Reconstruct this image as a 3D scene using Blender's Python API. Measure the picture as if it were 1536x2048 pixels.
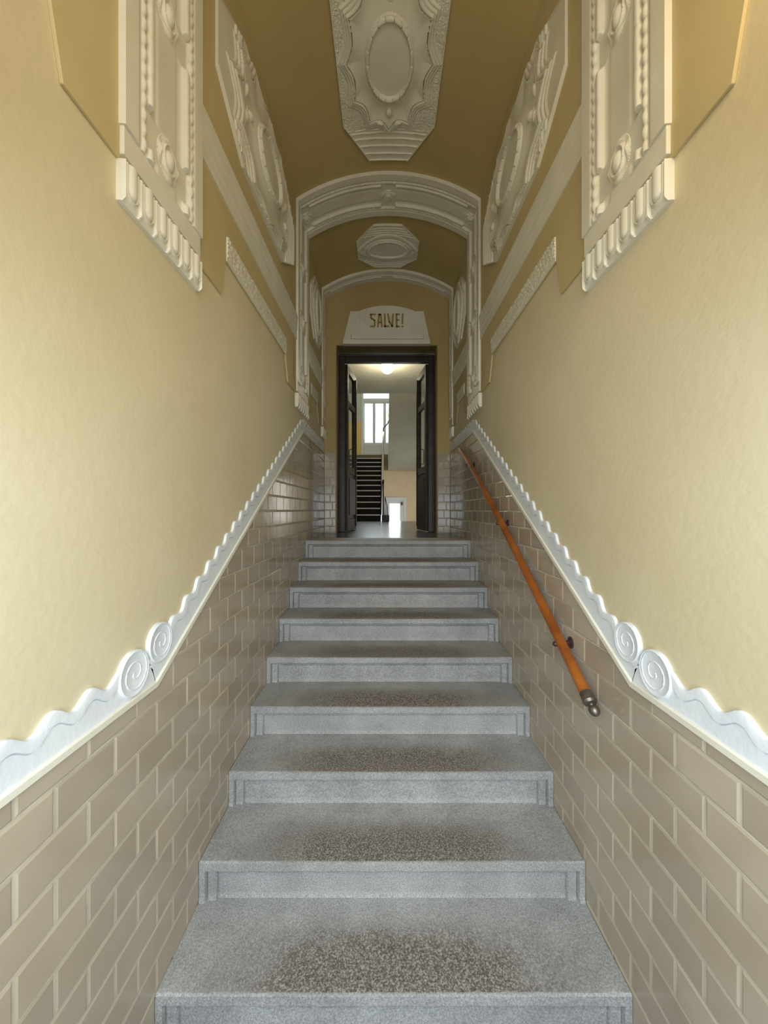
import bpy, bmesh, math, random
import numpy as np
from mathutils import Vector, Matrix
random.seed(7)
rng = np.random.RandomState(11)
for o in list(bpy.data.objects): bpy.data.objects.remove(o)
S = bpy.context.scene; COL = S.collection
UP = 1.817            # eye height above the entrance floor; coordinates below are written relative to the eye level
XL, XR, XC = -0.79, 0.85, 0.03
YD = 4.98             # far wall of the passage

# ------------------------------------------------------------------ camera
cd = bpy.data.cameras.new('camera'); cam = bpy.data.objects.new('camera', cd); COL.objects.link(cam)
cam.location = (0, 0, UP); cam.rotation_euler = (math.pi/2, 0, 0)
cd.sensor_fit = 'VERTICAL'; cd.sensor_height = 24.0; cd.lens = 24.0*769/2048
cd.shift_x = -2/2048; cd.shift_y = -3/2048; cd.clip_start = 0.02
S.camera = cam
S.view_settings.view_transform = 'Standard'; S.view_settings.look = 'None'
S.view_settings.gamma = 1; S.view_settings.use_curve_mapping = False
S.view_settings.exposure = 0.10
# ------------------------------------------------------------------ world
W = bpy.data.worlds.new('world'); S.world = W; W.use_nodes = True
bg = W.node_tree.nodes['Background']; bg.inputs[0].default_value = (0.86, 0.93, 1.0, 1); bg.inputs[1].default_value = 1.6
# ------------------------------------------------------------------ lights
def area(name, loc, rot, sx, sy, power, color, portal=False, spread=None):
    l = bpy.data.lights.new(name, 'AREA'); l.shape = 'RECTANGLE'; l.size = sx; l.size_y = sy
    l.energy = power; l.color = color
    if spread: l.spread = spread
    o = bpy.data.objects.new(name, l); COL.objects.link(o)
    o.location = (loc[0], loc[1], loc[2]+UP); o.rotation_euler = rot
    return o
def point(name, loc, power, color, r=0.05):
    l = bpy.data.lights.new(name, 'POINT'); l.energy = power; l.color = color; l.shadow_soft_size = r
    o = bpy.data.objects.new(name, l); COL.objects.link(o); o.location = (loc[0], loc[1], loc[2]+UP)
    return o
R90 = math.pi/2
area('entrance_daylight', (0.03, -0.48, -0.05), (math.radians(36), 0, 0), 1.45, 1.7, 50, (0.73, 0.87, 1.0))
area('fanlight_daylight', (0.03, -0.48, 1.62), (math.radians(52), 0, 0), 1.45, 0.9, 9.5, (1.0, 0.92, 0.68))
area('landing_window_daylight', (-0.2, 16.6, 3.6), (-R90, 0, 0), 2.4, 2.4, 420, (0.90, 0.96, 1.0))
area('courtyard_daylight', (0.4, 15.2, -0.5), (-R90, 0, 0), 1.0, 2.0, 150, (0.80, 0.92, 1.0))
area('hall_side_fill', (1.82, 12.4, 0.2), (R90, 0, R90), 1.6, 1.6, 16, (1.0, 0.96, 0.88))  # invented side light, added to brighten the beige stairwell wall
point('wall_lamp_glow', (0.64, 0.42, 1.34), 7.5, (1.0, 0.66, 0.26), 0.06)
point('hall_lamp_glow', (0.06, 8.35, 2.80), 55, (1.0, 0.93, 0.72), 0.14)

# ------------------------------------------------------------------ materials
def mat(name, col, rough=0.6, col2=None, nscale=4.0, detail=6, bump=0.0, bscale=60.0, metal=0.0, spec=0.5, lo=0.35, hi=0.65, coat=0.0):
    m = bpy.data.materials.new(name); m.use_nodes = True
    nt = m.node_tree; b = nt.nodes['Principled BSDF']
    b.inputs['Base Color'].default_value = (*col, 1); b.inputs['Roughness'].default_value = rough
    b.inputs['Metallic'].default_value = metal; b.inputs['Specular IOR Level'].default_value = spec
    b.inputs['Coat Weight'].default_value = coat
    tc = nt.nodes.new('ShaderNodeTexCoord')
    if col2:
        n = nt.nodes.new('ShaderNodeTexNoise'); n.inputs['Scale'].default_value = nscale; n.inputs['Detail'].default_value = detail
        r = nt.nodes.new('ShaderNodeValToRGB'); r.color_ramp.elements[0].position = lo; r.color_ramp.elements[1].position = hi
        r.color_ramp.elements[0].color = (*col, 1); r.color_ramp.elements[1].color = (*col2, 1)
        nt.links.new(tc.outputs['Object'], n.inputs['Vector']); nt.links.new(n.outputs['Fac'], r.inputs[0])
        nt.links.new(r.outputs[0], b.inputs['Base Color'])
    if bump:
        n2 = nt.nodes.new('ShaderNodeTexNoise'); n2.inputs['Scale'].default_value = bscale; n2.inputs['Detail'].default_value = 5
        bp = nt.nodes.new('ShaderNodeBump'); bp.inputs['Strength'].default_value = bump; bp.inputs['Distance'].default_value = 0.01
        nt.links.new(tc.outputs['Object'], n2.inputs['Vector']); nt.links.new(n2.outputs['Fac'], bp.inputs['Height'])
        nt.links.new(bp.outputs[0], b.inputs['Normal'])
    return m
def emis(name, col, s):
    m = bpy.data.materials.new(name); m.use_nodes = True; nt = m.node_tree
    b = nt.nodes['Principled BSDF']; b.inputs['Base Color'].default_value = (*col, 1)
    b.inputs['Emission Color'].default_value = (*col, 1); b.inputs['Emission Strength'].default_value = s
    return m
M = {}
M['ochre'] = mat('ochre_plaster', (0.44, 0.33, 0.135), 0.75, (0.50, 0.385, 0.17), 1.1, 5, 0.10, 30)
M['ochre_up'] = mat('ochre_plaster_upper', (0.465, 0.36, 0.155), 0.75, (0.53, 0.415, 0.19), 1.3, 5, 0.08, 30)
M['ochre_lo'] = mat('ochre_plaster_lit', (0.635, 0.54, 0.335), 0.7, (0.72, 0.635, 0.435), 1.0, 5, 0.13, 34)  # same ochre paint as the plates, its stronger lighting put into the colour
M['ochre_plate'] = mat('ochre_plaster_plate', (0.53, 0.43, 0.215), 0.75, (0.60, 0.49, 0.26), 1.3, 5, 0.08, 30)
M['stucco'] = mat('white_stucco', (0.74, 0.70, 0.57), 0.55, (0.80, 0.77, 0.65), 5, 5, 0.05, 90)
M['wave'] = mat('white_wave_stucco', (0.72, 0.75, 0.78), 0.6, (0.80, 0.83, 0.85), 6, 6, 0.12, 60)
M['grout'] = mat('grout', (0.62, 0.57, 0.47), 0.8, (0.46, 0.41, 0.33), 9)
M['reveal'] = mat('olive_reveal', (0.20, 0.145, 0.045), 0.5, (0.25, 0.18, 0.06), 5)
M['darkwood'] = mat('dark_stained_wood', (0.010, 0.006, 0.004), 0.45, (0.040, 0.020, 0.010), 6)
M['wood'] = mat('varnished_wood', (0.40, 0.125, 0.016), 0.22, (0.22, 0.055, 0.008), 5, 6, 0.0, 50, coat=0.5)
M['pewter'] = mat('worn_pewter', (0.23, 0.20, 0.165), 0.35, (0.12, 0.105, 0.085), 25, 4, 0, 50, metal=0.8)
M['iron'] = mat('dark_iron', (0.05, 0.028, 0.026), 0.38, (0.09, 0.045, 0.04), 14, metal=0.4)
M['blackstep'] = mat('black_step_stone', (0.009, 0.008, 0.007), 0.6, (0.016, 0.014, 0.011), 6, spec=0.15)
M['steplip'] = mat('grey_step_edging', (0.62, 0.60, 0.56), 0.35)
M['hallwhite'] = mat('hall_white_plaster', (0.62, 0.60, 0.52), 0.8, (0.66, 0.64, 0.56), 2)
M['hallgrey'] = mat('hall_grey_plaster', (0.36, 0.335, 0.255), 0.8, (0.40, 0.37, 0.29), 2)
M['beige'] = mat('beige_plaster', (0.76, 0.59, 0.39), 0.8, (0.80, 0.63, 0.43), 3)
M['yellow'] = mat('yellow_wainscot', (0.86, 0.62, 0.20), 0.6)
M['whitepaint'] = mat('white_paint', (0.74, 0.75, 0.74), 0.4)
M['lettering'] = mat('letter_ochre', (0.42, 0.30, 0.10), 0.7)
M['globe'] = emis('lamp_globe_glass', (1.0, 0.95, 0.76), 6.0)
M['sconce'] = emis('sconce_glass', (1.0, 0.72, 0.36), 3.0)
M['outside'] = mat('courtyard_ground', (0.55, 0.55, 0.52), 0.8)
M['leaf'] = mat('leaf_green', (0.22, 0.34, 0.09), 0.6, (0.40, 0.50, 0.18), 8)
# glass
g = bpy.data.materials.new('clear_glass'); g.use_nodes = True; gn = g.node_tree
gn.nodes.remove(gn.nodes['Principled BSDF']); gt = gn.nodes.new('ShaderNodeBsdfTransparent'); gg = gn.nodes.new('ShaderNodeBsdfGlossy'); gg.inputs['Roughness'].default_value = 0.03
gm = gn.nodes.new('ShaderNodeMixShader'); gm.inputs[0].default_value = 0.09; gt.inputs[0].default_value = (0.93, 0.96, 0.96, 1)
gn.links.new(gt.outputs[0], gm.inputs[1]); gn.links.new(gg.outputs[0], gm.inputs[2]); gn.links.new(gm.outputs[0], gn.nodes['Material Output'].inputs[0]); M['glass'] = g
# glazed tile
def tilemat():
    m = mat('glazed_tile', (0.42, 0.345, 0.25), 0.12, (0.475, 0.40, 0.30), 3.0, 4, 0, 50, coat=0.0)
    nt = m.node_tree; b = nt.nodes['Principled BSDF']; tc = nt.nodes['Texture Coordinate']
    n = nt.nodes.new('ShaderNodeTexNoise'); n.inputs['Scale'].default_value = 7; n.inputs['Detail'].default_value = 2
    bp = nt.nodes.new('ShaderNodeBump'); bp.inputs['Strength'].default_value = 0.10; bp.inputs['Distance'].default_value = 0.01
    nt.links.new(tc.outputs['Object'], n.inputs['Vector']); nt.links.new(n.outputs['Fac'], bp.inputs['Height'])
    nt.links.new(bp.outputs[0], b.inputs['Normal']); b.inputs['Specular IOR Level'].default_value = 0.6
    ge = nt.nodes.new('ShaderNodeNewGeometry'); mr = nt.nodes.new('ShaderNodeMapRange'); mr.inputs[3].default_value = 0.88; mr.inputs[4].default_value = 1.08
    nt.links.new(ge.outputs['Random Per Island'], mr.inputs[0]); hs = nt.nodes.new('ShaderNodeHueSaturation')
    nt.links.new(nt.nodes['Color Ramp'].outputs[0], hs.inputs['Color']); nt.links.new(mr.outputs[0], hs.inputs['Value']); nt.links.new(hs.outputs[0], b.inputs['Base Color'])
    return m
M['tile'] = tilemat()
# granite with worn brown walking line (attribute 'wear' = where feet have worn and stained the tread)
def stonemat(name):
    m = bpy.data.materials.new(name); m.use_nodes = True; nt = m.node_tree; N = nt.nodes; L = nt.links
    b = N['Principled BSDF']; b.inputs['Roughness'].default_value = 0.62
    tc = N.new('ShaderNodeTexCoord')
    def noise(s, d=4, rough=0.6):
        n = N.new('ShaderNodeTexNoise'); n.inputs['Scale'].default_value = s; n.inputs['Detail'].default_value = d
        n.inputs['Roughness'].default_value = rough; L.new(tc.outputs['Object'], n.inputs['Vector']); return n
    def ramp(src, stops):
        r = N.new('ShaderNodeValToRGB')
        while len(r.color_ramp.elements) < len(stops): r.color_ramp.elements.new(0.5)
        for e, (p, c) in zip(r.color_ramp.elements, stops): e.position = p; e.color = (*c, 1)
        L.new(src, r.inputs[0]); return r
    big = noise(5, 6); base = ramp(big.outputs['Fac'], [(0.3, (0.27, 0.27, 0.265)), (0.7, (0.40, 0.40, 0.39))])
    sp = noise(170, 3, 0.7); speck = ramp(sp.outputs['Fac'], [(0.34, (0.25, 0.22, 0.20)), (0.5, (1, 1, 1)), (0.66, (1.9, 1.85, 1.8))])
    spw = noise(150, 3, 0.7); speckw = ramp(spw.outputs['Fac'], [(0.36, (0.075, 0.058, 0.046)), (0.5, (0.175, 0.150, 0.130)), (0.64, (0.42, 0.39, 0.355))])
    mul = N.new('ShaderNodeMix'); mul.data_type = 'RGBA'; mul.blend_type = 'MULTIPLY'; mul.inputs[0].default_value = 0.42
    L.new(base.outputs[0], mul.inputs[6]); L.new(speck.outputs[0], mul.inputs[7])
    at = N.new('ShaderNodeAttribute'); at.attribute_name = 'wear'
    pn = noise(9, 7, 0.65); add = N.new('ShaderNodeMath'); add.operation = 'MULTIPLY_ADD'
    L.new(pn.outputs['Fac'], add.inputs[0]); add.inputs[1].default_value = 1.5
    sub = N.new('ShaderNodeMath'); sub.operation = 'SUBTRACT'; L.new(at.outputs['Fac'], sub.inputs[0]); sub.inputs[1].default_value = 0.74
    L.new(sub.outputs[0], add.inputs[2]); add.use_clamp = True
    m2 = N.new('ShaderNodeMath'); m2.operation = 'MULTIPLY'; L.new(add.outputs[0], m2.inputs[0]); L.new(at.outputs['Fac'], m2.inputs[1]); m2.use_clamp = True
    mx = N.new('ShaderNodeMix'); mx.data_type = 'RGBA'; L.new(m2.outputs[0], mx.inputs[0])
    L.new(mul.outputs[2], mx.inputs[6]); L.new(speckw.outputs[0], mx.inputs[7]); L.new(mx.outputs[2], b.inputs['Base Color'])
    bp = N.new('ShaderNodeBump'); bp.inputs['Strength'].default_value = 0.3; bp.inputs['Distance'].default_value = 0.003
    L.new(sp.outputs['Fac'], bp.inputs['Height']); L.new(bp.outputs[0], b.inputs['Normal'])
    return m
M['stone'] = stonemat('grey_granite')
# slab floor
def slabmat():
    m = bpy.data.materials.new('slab_floor'); m.use_nodes = True; nt = m.node_tree; N = nt.nodes; L = nt.links
    b = N['Principled BSDF']; b.inputs['Roughness'].default_value = 0.24
    tc = N.new('ShaderNodeTexCoord'); br = N.new('ShaderNodeTexBrick'); L.new(tc.outputs['Object'], br.inputs['Vector'])
    br.inputs['Color1'].default_value = (0.075, 0.078, 0.082, 1); br.inputs['Color2'].default_value = (0.12, 0.12, 0.118, 1)
    br.inputs['Mortar'].default_value = (0.012, 0.012, 0.012, 1); br.inputs['Scale'].default_value = 1.0
    br.inputs['Mortar Size'].default_value = 0.007; br.inputs['Brick Width'].default_value = 0.32; br.inputs['Row Height'].default_value = 1.1
    n = N.new('ShaderNodeTexNoise'); n.inputs['Scale'].default_value = 6; n.inputs['Detail'].default_value = 5
    L.new(tc.outputs['Object'], n.inputs['Vector'])
    mx = N.new('ShaderNodeMix'); mx.data_type = 'RGBA'; mx.blend_type = 'MULTIPLY'; mx.inputs[0].default_value = 0.5
    L.new(br.outputs['Color'], mx.inputs[6]); L.new(n.outputs['Fac'], mx.inputs[7]); L.new(mx.outputs[2], b.inputs['Base Color'])
    bp = N.new('ShaderNodeBump'); bp.inputs['Strength'].default_value = 0.25; bp.inputs['Distance'].default_value = 0.01
    L.new(n.outputs['Fac'], bp.inputs['Height']); L.new(bp.outputs[0], b.inputs['Normal'])
    return m
M['slab'] = slabmat()

# ------------------------------------------------------------------ helpers
def tag(o, label=None, cat=None, group=None, kind=None):
    if label: o['label'] = label
    if cat: o['category'] = cat
    if group: o['group'] = group
    if kind: o['kind'] = kind
    return o
def link(name, me, m, parent=None):
    o = bpy.data.objects.new(name, me); COL.objects.link(o)
    if m: me.materials.append(M[m] if isinstance(m, str) else m)
    if parent: o.parent = parent
    return o
def pymesh(name, v, f, m, parent=None, smooth=False, fixn=True):
    me = bpy.data.meshes.new(name); me.from_pydata([tuple(map(float, p)) for p in v], [], f); me.update()
    if fixn:
        bm = bmesh.new(); bm.from_mesh(me); bmesh.ops.recalc_face_normals(bm, faces=bm.faces[:]); bm.to_mesh(me); bm.free()
    if smooth: me.polygons.foreach_set('use_smooth', [True]*len(me.polygons))
    return link(name, me, m, parent)
def empty(name, loc=(0, 0, 0)):
    o = bpy.data.objects.new(name, None); COL.objects.link(o); o.location = loc; o.empty_display_size = 0.1; return o
class MB:
    def __init__(s): s.v = []; s.f = []
    def add(s, v, f):
        n = len(s.v); s.v += list(v); s.f += [tuple(i+n for i in q) for q in f]
    def box(s, x0, x1, y0, y1, z0, z1):
        s.add([(x0, y0, z0), (x1, y0, z0), (x1, y1, z0), (x0, y1, z0), (x0, y0, z1), (x1, y0, z1), (x1, y1, z1), (x0, y1, z1)],
              [(0, 3, 2, 1), (4, 5, 6, 7), (0, 1, 5, 4), (1, 2, 6, 5), (2, 3, 7, 6), (3, 0, 4, 7)])
    def prism(s, poly, fn, d0, d1):
        n = len(poly)
        s.add([fn(a, b, d0) for a, b in poly] + [fn(a, b, d1) for a, b in poly],
              [tuple(range(n))[::-1], tuple(range(n, 2*n))] + [(i, (i+1) % n, n+(i+1) % n, n+i) for i in range(n)])
    def rings(s, rs, cap=True, closed=False):
        k = len(rs[0]); v = [p for r in rs for p in r]; f = []
        for i in range(len(rs)-1):
            for j in range(k):
                f.append((i*k+j, i*k+(j+1) % k, (i+1)*k+(j+1) % k, (i+1)*k+j))
        if cap: f.append(tuple(range(k))[::-1]); f.append(tuple(range((len(rs)-1)*k, len(rs)*k)))
        s.add(v, f)
    def tube(s, pts, r, k=12, rad=None):
        rs = []; P = [Vector(p) for p in pts]
        for i, p in enumerate(P):
            t = (P[min(i+1, len(P)-1)]-P[max(i-1, 0)]).normalized()
            a = Vector((0, 0, 1)) if abs(t.z) < 0.9 else Vector((1, 0, 0))
            u = t.cross(a).normalized(); w = t.cross(u).normalized(); rr = rad[i] if rad else r
            rs.append([tuple(p+u*(rr*math.cos(2*math.pi*j/k))+w*(rr*math.sin(2*math.pi*j/k))) for j in range(k)])
        s.rings(rs)
    def build(s, name, m, parent=None, smooth=False, bevel=0.0):
        o = pymesh(name, s.v, s.f, m, parent, smooth)
        if bevel:
            md = o.modifiers.new('bevel', 'BEVEL'); md.width = bevel; md.segments = 2; md.limit_method = 'ANGLE'
        return o
def box(name, dims, m, parent=None, bevel=0.0):
    b = MB(); b.box(*dims); return b.build(name, m, parent, False, bevel)
def smooth_angle(o, deg=40):
    me = o.data
    me.polygons.foreach_set('use_smooth', [True]*len(me.polygons))
    try: me.set_sharp_from_angle(angle=math.radians(deg))
    except Exception: pass
# heightfield: us, vs arrays; H (nu,nv) heights (nan = outside); fn maps arrays
def field(name, us, vs, H, fn, m, parent=None, skirt=True, sharp=45):
    nu, nv = len(us), len(vs); U, V = np.meshgrid(us, vs, indexing='ij')
    X, Y, Z = fn(U, V, np.nan_to_num(H)); P = np.stack([X, Y, Z], -1).reshape(-1, 3)
    ok = ~np.isnan(H); idx = np.arange(nu*nv).reshape(nu, nv)
    q = ok[:-1, :-1] & ok[1:, :-1] & ok[1:, 1:] & ok[:-1, 1:]
    a, b, c, d = idx[:-1, :-1][q], idx[1:, :-1][q], idx[1:, 1:][q], idx[:-1, 1:][q]
    faces = np.stack([a, b, c, d], -1)
    if skirt:
        X0, Y0, Z0 = fn(U, V, np.zeros_like(H)); P0 = np.stack([X0, Y0, Z0], -1).reshape(-1, 3)
        off = nu*nv; P = np.concatenate([P, P0]); qp = np.pad(q, 1)
        ex = []
        c0 = qp[1:-1, 1:-1]
        def edges(mask, e0, e1):
            e0, e1 = e0[mask], e1[mask]; return np.stack([e0, e1, e1+off, e0+off], -1)
        ex.append(edges(c0 & ~qp[:-2, 1:-1], idx[:-1, 1:], idx[:-1, :-1]))
        ex.append(edges(c0 & ~qp[2:, 1:-1], idx[1:, :-1], idx[1:, 1:]))
        ex.append(edges(c0 & ~qp[1:-1, :-2], idx[:-1, :-1], idx[1:, :-1]))
        ex.append(edges(c0 & ~qp[1:-1, 2:], idx[1:, 1:], idx[:-1, 1:]))
        faces = np.concatenate([faces]+ex)
    used = np.unique(faces); remap = -np.ones(len(P), int); remap[used] = np.arange(len(used))
    P = P[used]; faces = remap[faces]
    me = bpy.data.meshes.new(name); me.vertices.add(len(P)); me.vertices.foreach_set('co', P.astype(np.float32).ravel())
    me.loops.add(faces.size); me.loops.foreach_set('vertex_index', faces.ravel().astype(np.int32))
    me.polygons.add(len(faces)); me.polygons.foreach_set('loop_start', np.arange(0, faces.size, 4, dtype=np.int32))
    me.polygons.foreach_set('use_smooth', np.ones(len(faces), bool)); me.update(calc_edges=True); me.validate()
    try: me.set_sharp_from_angle(angle=math.radians(sharp))
    except Exception: pass
    return link(name, me, m, parent)
def wallmap(xs, n):   # (y, z, h) -> wall surface
    return lambda y, z, h: (xs+n*h, y, z)
SIDES = [('left', XL, 1), ('right', XR, -1)]
RV = 1.49; ZV = 1.49; ZS = 2.734; PHI = math.asin(0.82/RV)
def vault(a, y, h):   # a = arc length from crown
    r = RV-h; p = a/RV; return (XC+r*np.sin(p), y, ZV+r*np.cos(p))
def sstep(x, a, b): t = np.clip((x-a)/(b-a), 0, 1); return t*t*(3-2*t)

# ================================================================== STRUCTURE
for nm, xs, n in SIDES:
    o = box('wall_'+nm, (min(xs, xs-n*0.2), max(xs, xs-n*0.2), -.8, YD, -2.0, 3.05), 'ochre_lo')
    tag(o, nm+' plaster wall of the stair passage, ochre paint coloured paler as if lit', 'wall', kind='structure')
# vault
b = MB(); N_ = 40; r1 = []
for i in range(N_+1):
    a = (-PHI+2*PHI*i/N_)*RV
    r1.append((vault(a, -.8, 0), vault(a, YD+0.0, 0), vault(a, -.8, -0.2), vault(a, YD+0.0, -0.2)))
for i in range(N_):
    p, q = r1[i], r1[i+1]
    b.add([p[0], q[0], q[1], p[1], p[2], q[2], q[3], p[3]], [(0, 1, 2, 3), (4, 7, 6, 5), (0, 4, 5, 1), (3, 2, 6, 7)])
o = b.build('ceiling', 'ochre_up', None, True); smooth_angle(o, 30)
tag(o, 'ochre barrel vault over the stair passage', 'ceiling', kind='structure')
# entrance end (behind the viewer)
b = MB(); b.box(XL, -0.74, -.72, -.52, -1.817, 2.73); b.box(0.80, XR, -.72, -.52, -1.817, 2.73)
b.box(-0.74, 0.80, -.72, -.52, 1.0, 1.12); b.box(-0.74, 0.80, -.72, -.52, 2.2, 2.73)
tag(b.build('wall_front', 'ochre_lo'), 'entrance wall with doorway and fanlight behind the viewer', 'wall', kind='structure')
# end wall with the inner doorway
RX0, RX1, RZ = -0.635, 0.680, 2.143
ZF = -0.293
b = MB(); b.box(-1.9, RX0, YD, YD+.32, -0.6, 3.4); b.box(RX1, 2.0, YD, YD+.32, -0.6, 3.4); b.box(RX0, RX1, YD, YD+.32, RZ, 3.4)
tag(b.build('wall_back', 'ochre'), 'ochre end wall around the inner doorway', 'wall', kind='structure')
b = MB(); b.box(RX0, RX0+.012, YD-.002, YD+.27, ZF, RZ-.012); b.box(RX1-.012, RX1, YD-.002, YD+.27, ZF, RZ-.012); b.box(RX0, RX1, YD-.002, YD+.27, RZ-.012, RZ)
tag(b.build('trim_1', 'reveal'), 'dark olive painted reveal of the inner doorway', 'trim', kind='structure')
# floors
o = box('floor', (-2.6, 2.6, -1.6, 1.325, -2.0, -1.817), 'slab'); tag(o, 'entrance floor below the first step', 'floor', kind='structure')
b = MB(); b.box(XL+.008, XR-.008, 4.10, YD+.32, -0.6, ZF); b.box(-1.9, 2.0, YD+.32, 10.52, -0.6, ZF)
tag(b.build('floor', 'slab'), 'dark polished stone slab floor of the landing and inner hall', 'floor', kind='structure')

# upper plaster field, 1 cm proud, with dipped lower edge
POLY = [(-.5, 1.225), (0.89, 1.225), (0.932, 1.035), (1.84, 1.035), (1.89, 1.225), (3.02, 1.225), (3.10, 1.035), (4.10, 1.035), (4.15, 1.225), (4.44, 1.225), (4.54, 1.035), (4.975, 1.035), (4.975, 2.733), (-.5, 2.733)]
for nm, xs, n in SIDES:
    b = MB(); b.prism(POLY, wallmap(xs, n), 0.0, 0.010)
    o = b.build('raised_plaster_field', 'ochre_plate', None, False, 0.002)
    tag(o, 'ochre raised plaster field on the upper %s wall with dipped lower edge' % nm, 'wall panel')

# ================================================================== TILES
def clip(poly, a, b, c):   # keep a*x+b*y<=c
    out = []
    for i in range(len(poly)):
        p, q = poly[i], poly[(i+1) % len(poly)]; dp = a*p[0]+b*p[1]-c; dq = a*q[0]+b*q[1]-c
        if dp <= 0: out.append(p)
        if dp*dq < 0: t = dp/(dp-dq); out.append((p[0]+t*(q[0]-p[0]), p[1]+t*(q[1]-p[1])))
    return out
def inset(poly, d):
    res = list(poly); n = len(poly)
    for i in range(n):
        p, q = poly[i], poly[(i+1) % n]; ex, ey = q[0]-p[0], q[1]-p[1]; L = math.hypot(ex, ey)
        if L < 1e-6: continue
        nx, ny = ey/L, -ex/L     # outward for ccw
        res = clip(res, nx, ny, nx*p[0]+ny*p[1]-d)
        if len(res) < 3: return None
    return res
def tile(mb, poly, fn, bev=0.0065, h0=0.0026, h1=0.0062):
    A = sum(poly[i][0]*poly[(i+1) % len(poly)][1]-poly[(i+1) % len(poly)][0]*poly[i][1] for i in range(len(poly)))/2
    if A < 0: poly = poly[::-1]
    if abs(A) < 2e-5: return
    j = [random.uniform(-.0005, .0005) for _ in range(2)]
    inn = inset(poly, bev); n = len(poly)
    if inn is None or len(inn) != n:
        mb.prism(poly, fn, 0, h1*0.92); return
    # match start vertex
    k = min(range(n), key=lambda i: (inn[i][0]-poly[0][0])**2+(inn[i][1]-poly[0][1])**2); inn = inn[k:]+inn[:k]
    v = [fn(a, c, 0) for a, c in poly]+[fn(a, c, h0) for a, c in poly]+[fn(a, c, h1+j[0]*(a*7 % 1)) for a, c in inn]
    f = [tuple(range(2*n, 3*n))]
    for i in range(n):
        q = (i+1) % n; f.append((i, q, n+q, n+i)); f.append((n+i, n+q, 2*n+q, 2*n+i))
    mb.add(v, f)
KY, KZ, MS = 1.315, -0.605, 0.572
PY = 1.315+1.3465/MS; TZ = 0.7415
def topz(y): return max(KZ, min(KZ+MS*(y-KY), TZ))
def steptop(y): return -1.648+0.1694*max(0, math.floor((y-1.3082)/0.3085)) if y < 3.776 else ZF
UPL = [.643, .536, .4265, .319, .2135, .104, -.003, -.110, -.210, -.325, -.433, -.545, -.6568, -.768, -.877, -.988, -1.097, -1.206, -1.316, -1.426, -1.536, -1.646, -1.756]
for nm, xs, n in SIDES:
    fn = wallmap(xs, n); mb = MB()
    near, far, sw = (.1011, .0960, 9) if nm == 'left' else (.1011, .0998, 9)
    def JY(k): return (.9142+near*k) if k <= sw-1 else (.9142+near*(sw-1)+far*(k-sw+1))
    zs = [.7415]+UPL
    if nm == 'right':
        zs = [.7415, .643, .536, .4265, .319, .2135, .104, -.003, -.105, -.213, -.3306, -.434, -.54, -.645, -.753, -.860, -.970, -1.083, -1.193, -1.303, -1.413, -1.523, -1.633, -1.743, -1.80]
    gp = 0.0019
    for r in range(len(zs)-1):
        z1, z0 = zs[r], zs[r+1]
        # row parity from the photo: joint at y=.9142 (k even) lies in course between -.6568 and -.768 (left)
        ref = 12 if nm == 'left' else 14
        par = (r-ref-1) % 2
        k = -14-par
        k = [-14-par, k][1]
        while True:
            y0, y1 = JY(k)+gp, JY(k+2)-gp; k += 2
            if y0 > YD: break
            if y1 > YD-.002: y1 = YD-.002
            if y1-y0 < .01 or y0 < -.5: continue
            if z1 < steptop(y0)-.12 and y0 > 1.3: continue
            if y0 < KY < y1 and z1 > KZ > z0:
                pa = [(y0, z0+gp), (KY, z0+gp), (KY, min(KZ, z1-gp)), (y0, min(KZ, z1-gp))]; pb = clip([(KY, z0+gp), (y1, z0+gp), (y1, z1-gp), (KY, z1-gp)], -MS, 1, KZ-MS*KY)
                full = [(y0, z0+gp), (y1, z0+gp)]+[q for q in pb if q[0] > KY+1e-6 and q[1] > z0+gp+1e-6]+[(KY, min(KZ, z1-gp)), (y0, min(KZ, z1-gp))]
                mb.prism(full, fn, 0, .0047); continue
            poly = [(y0, z0+gp), (y1, z0+gp), (y1, z1-gp), (y0, z1-gp)]; ym = (y0+y1)/2
            if ym < KY and not (y1 > KY and z0 >= KZ): poly = clip(poly, 0, 1, KZ)
            elif ym < PY: poly = clip(poly, -MS, 1, KZ-MS*KY)
            if len(poly) >= 3 and abs(ym-PY) < .2: poly = clip(clip(poly, -MS, 1, KZ-MS*KY), 0, 1, TZ)
            if len(poly) < 3: continue
            tile(mb, poly, fn)
    root = empty('tile_dado', (xs, 1.0, 0))
    o = mb.build('tile_facing', 'tile', root)
    g = MB(); pts = [(-.50, -1.81), (1.3, -1.81), (3.6, -.55), (YD-.003, -.55), (YD-.003, TZ), (PY, TZ), (KY, KZ), (-.50, KZ)]
    g.prism(pts, fn, 0.0, 0.0030); g.build('grout_bed', 'grout', root)
    for c in root.children: c.location = (-xs, -1.0, 0)
    tag(root, 'glossy taupe brick-bond tile dado along the %s wall of the stairs' % nm, 'tiling')
# end wall tiles, both sides of the doorway
bz = [TZ-.1053*i for i in range(10)]+[ZF+.001]
for nm, x0, x1 in (('left', XL+.007, RX0-.001), ('right', RX1+.001, XR-.007)):
    mb = MB(); fn = lambda a, c, h: (a, YD-h, c)
    for r in range(len(bz)-1):
        z1, z0 = bz[r]-.0015, bz[r+1]+.0015
        if z1-z0 < .01: continue
        cut = (x0+x1)/2 if r % 2 else (x0*.3+x1*.7)
        for a0, a1 in ((x0, cut-.0015), (cut+.0015, x1)):
            tile(mb, [(a0, z0), (a1, z0), (a1, z1), (a0, z1)], fn, .006, .0026, .0055)
    root = empty('tile_pier', (x0, YD, ZF)); o = mb.build('tile_facing', 'tile', root)
    g = MB(); g.box(x0, x1, YD-.0030, YD, ZF, TZ); g.build('grout_bed', 'grout', root)
    for c in root.children: c.location = (-x0, -YD, -ZF)
    tag(root, 'narrow column of taupe wall tiles %s of the inner doorway' % nm, 'tiling')

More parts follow.
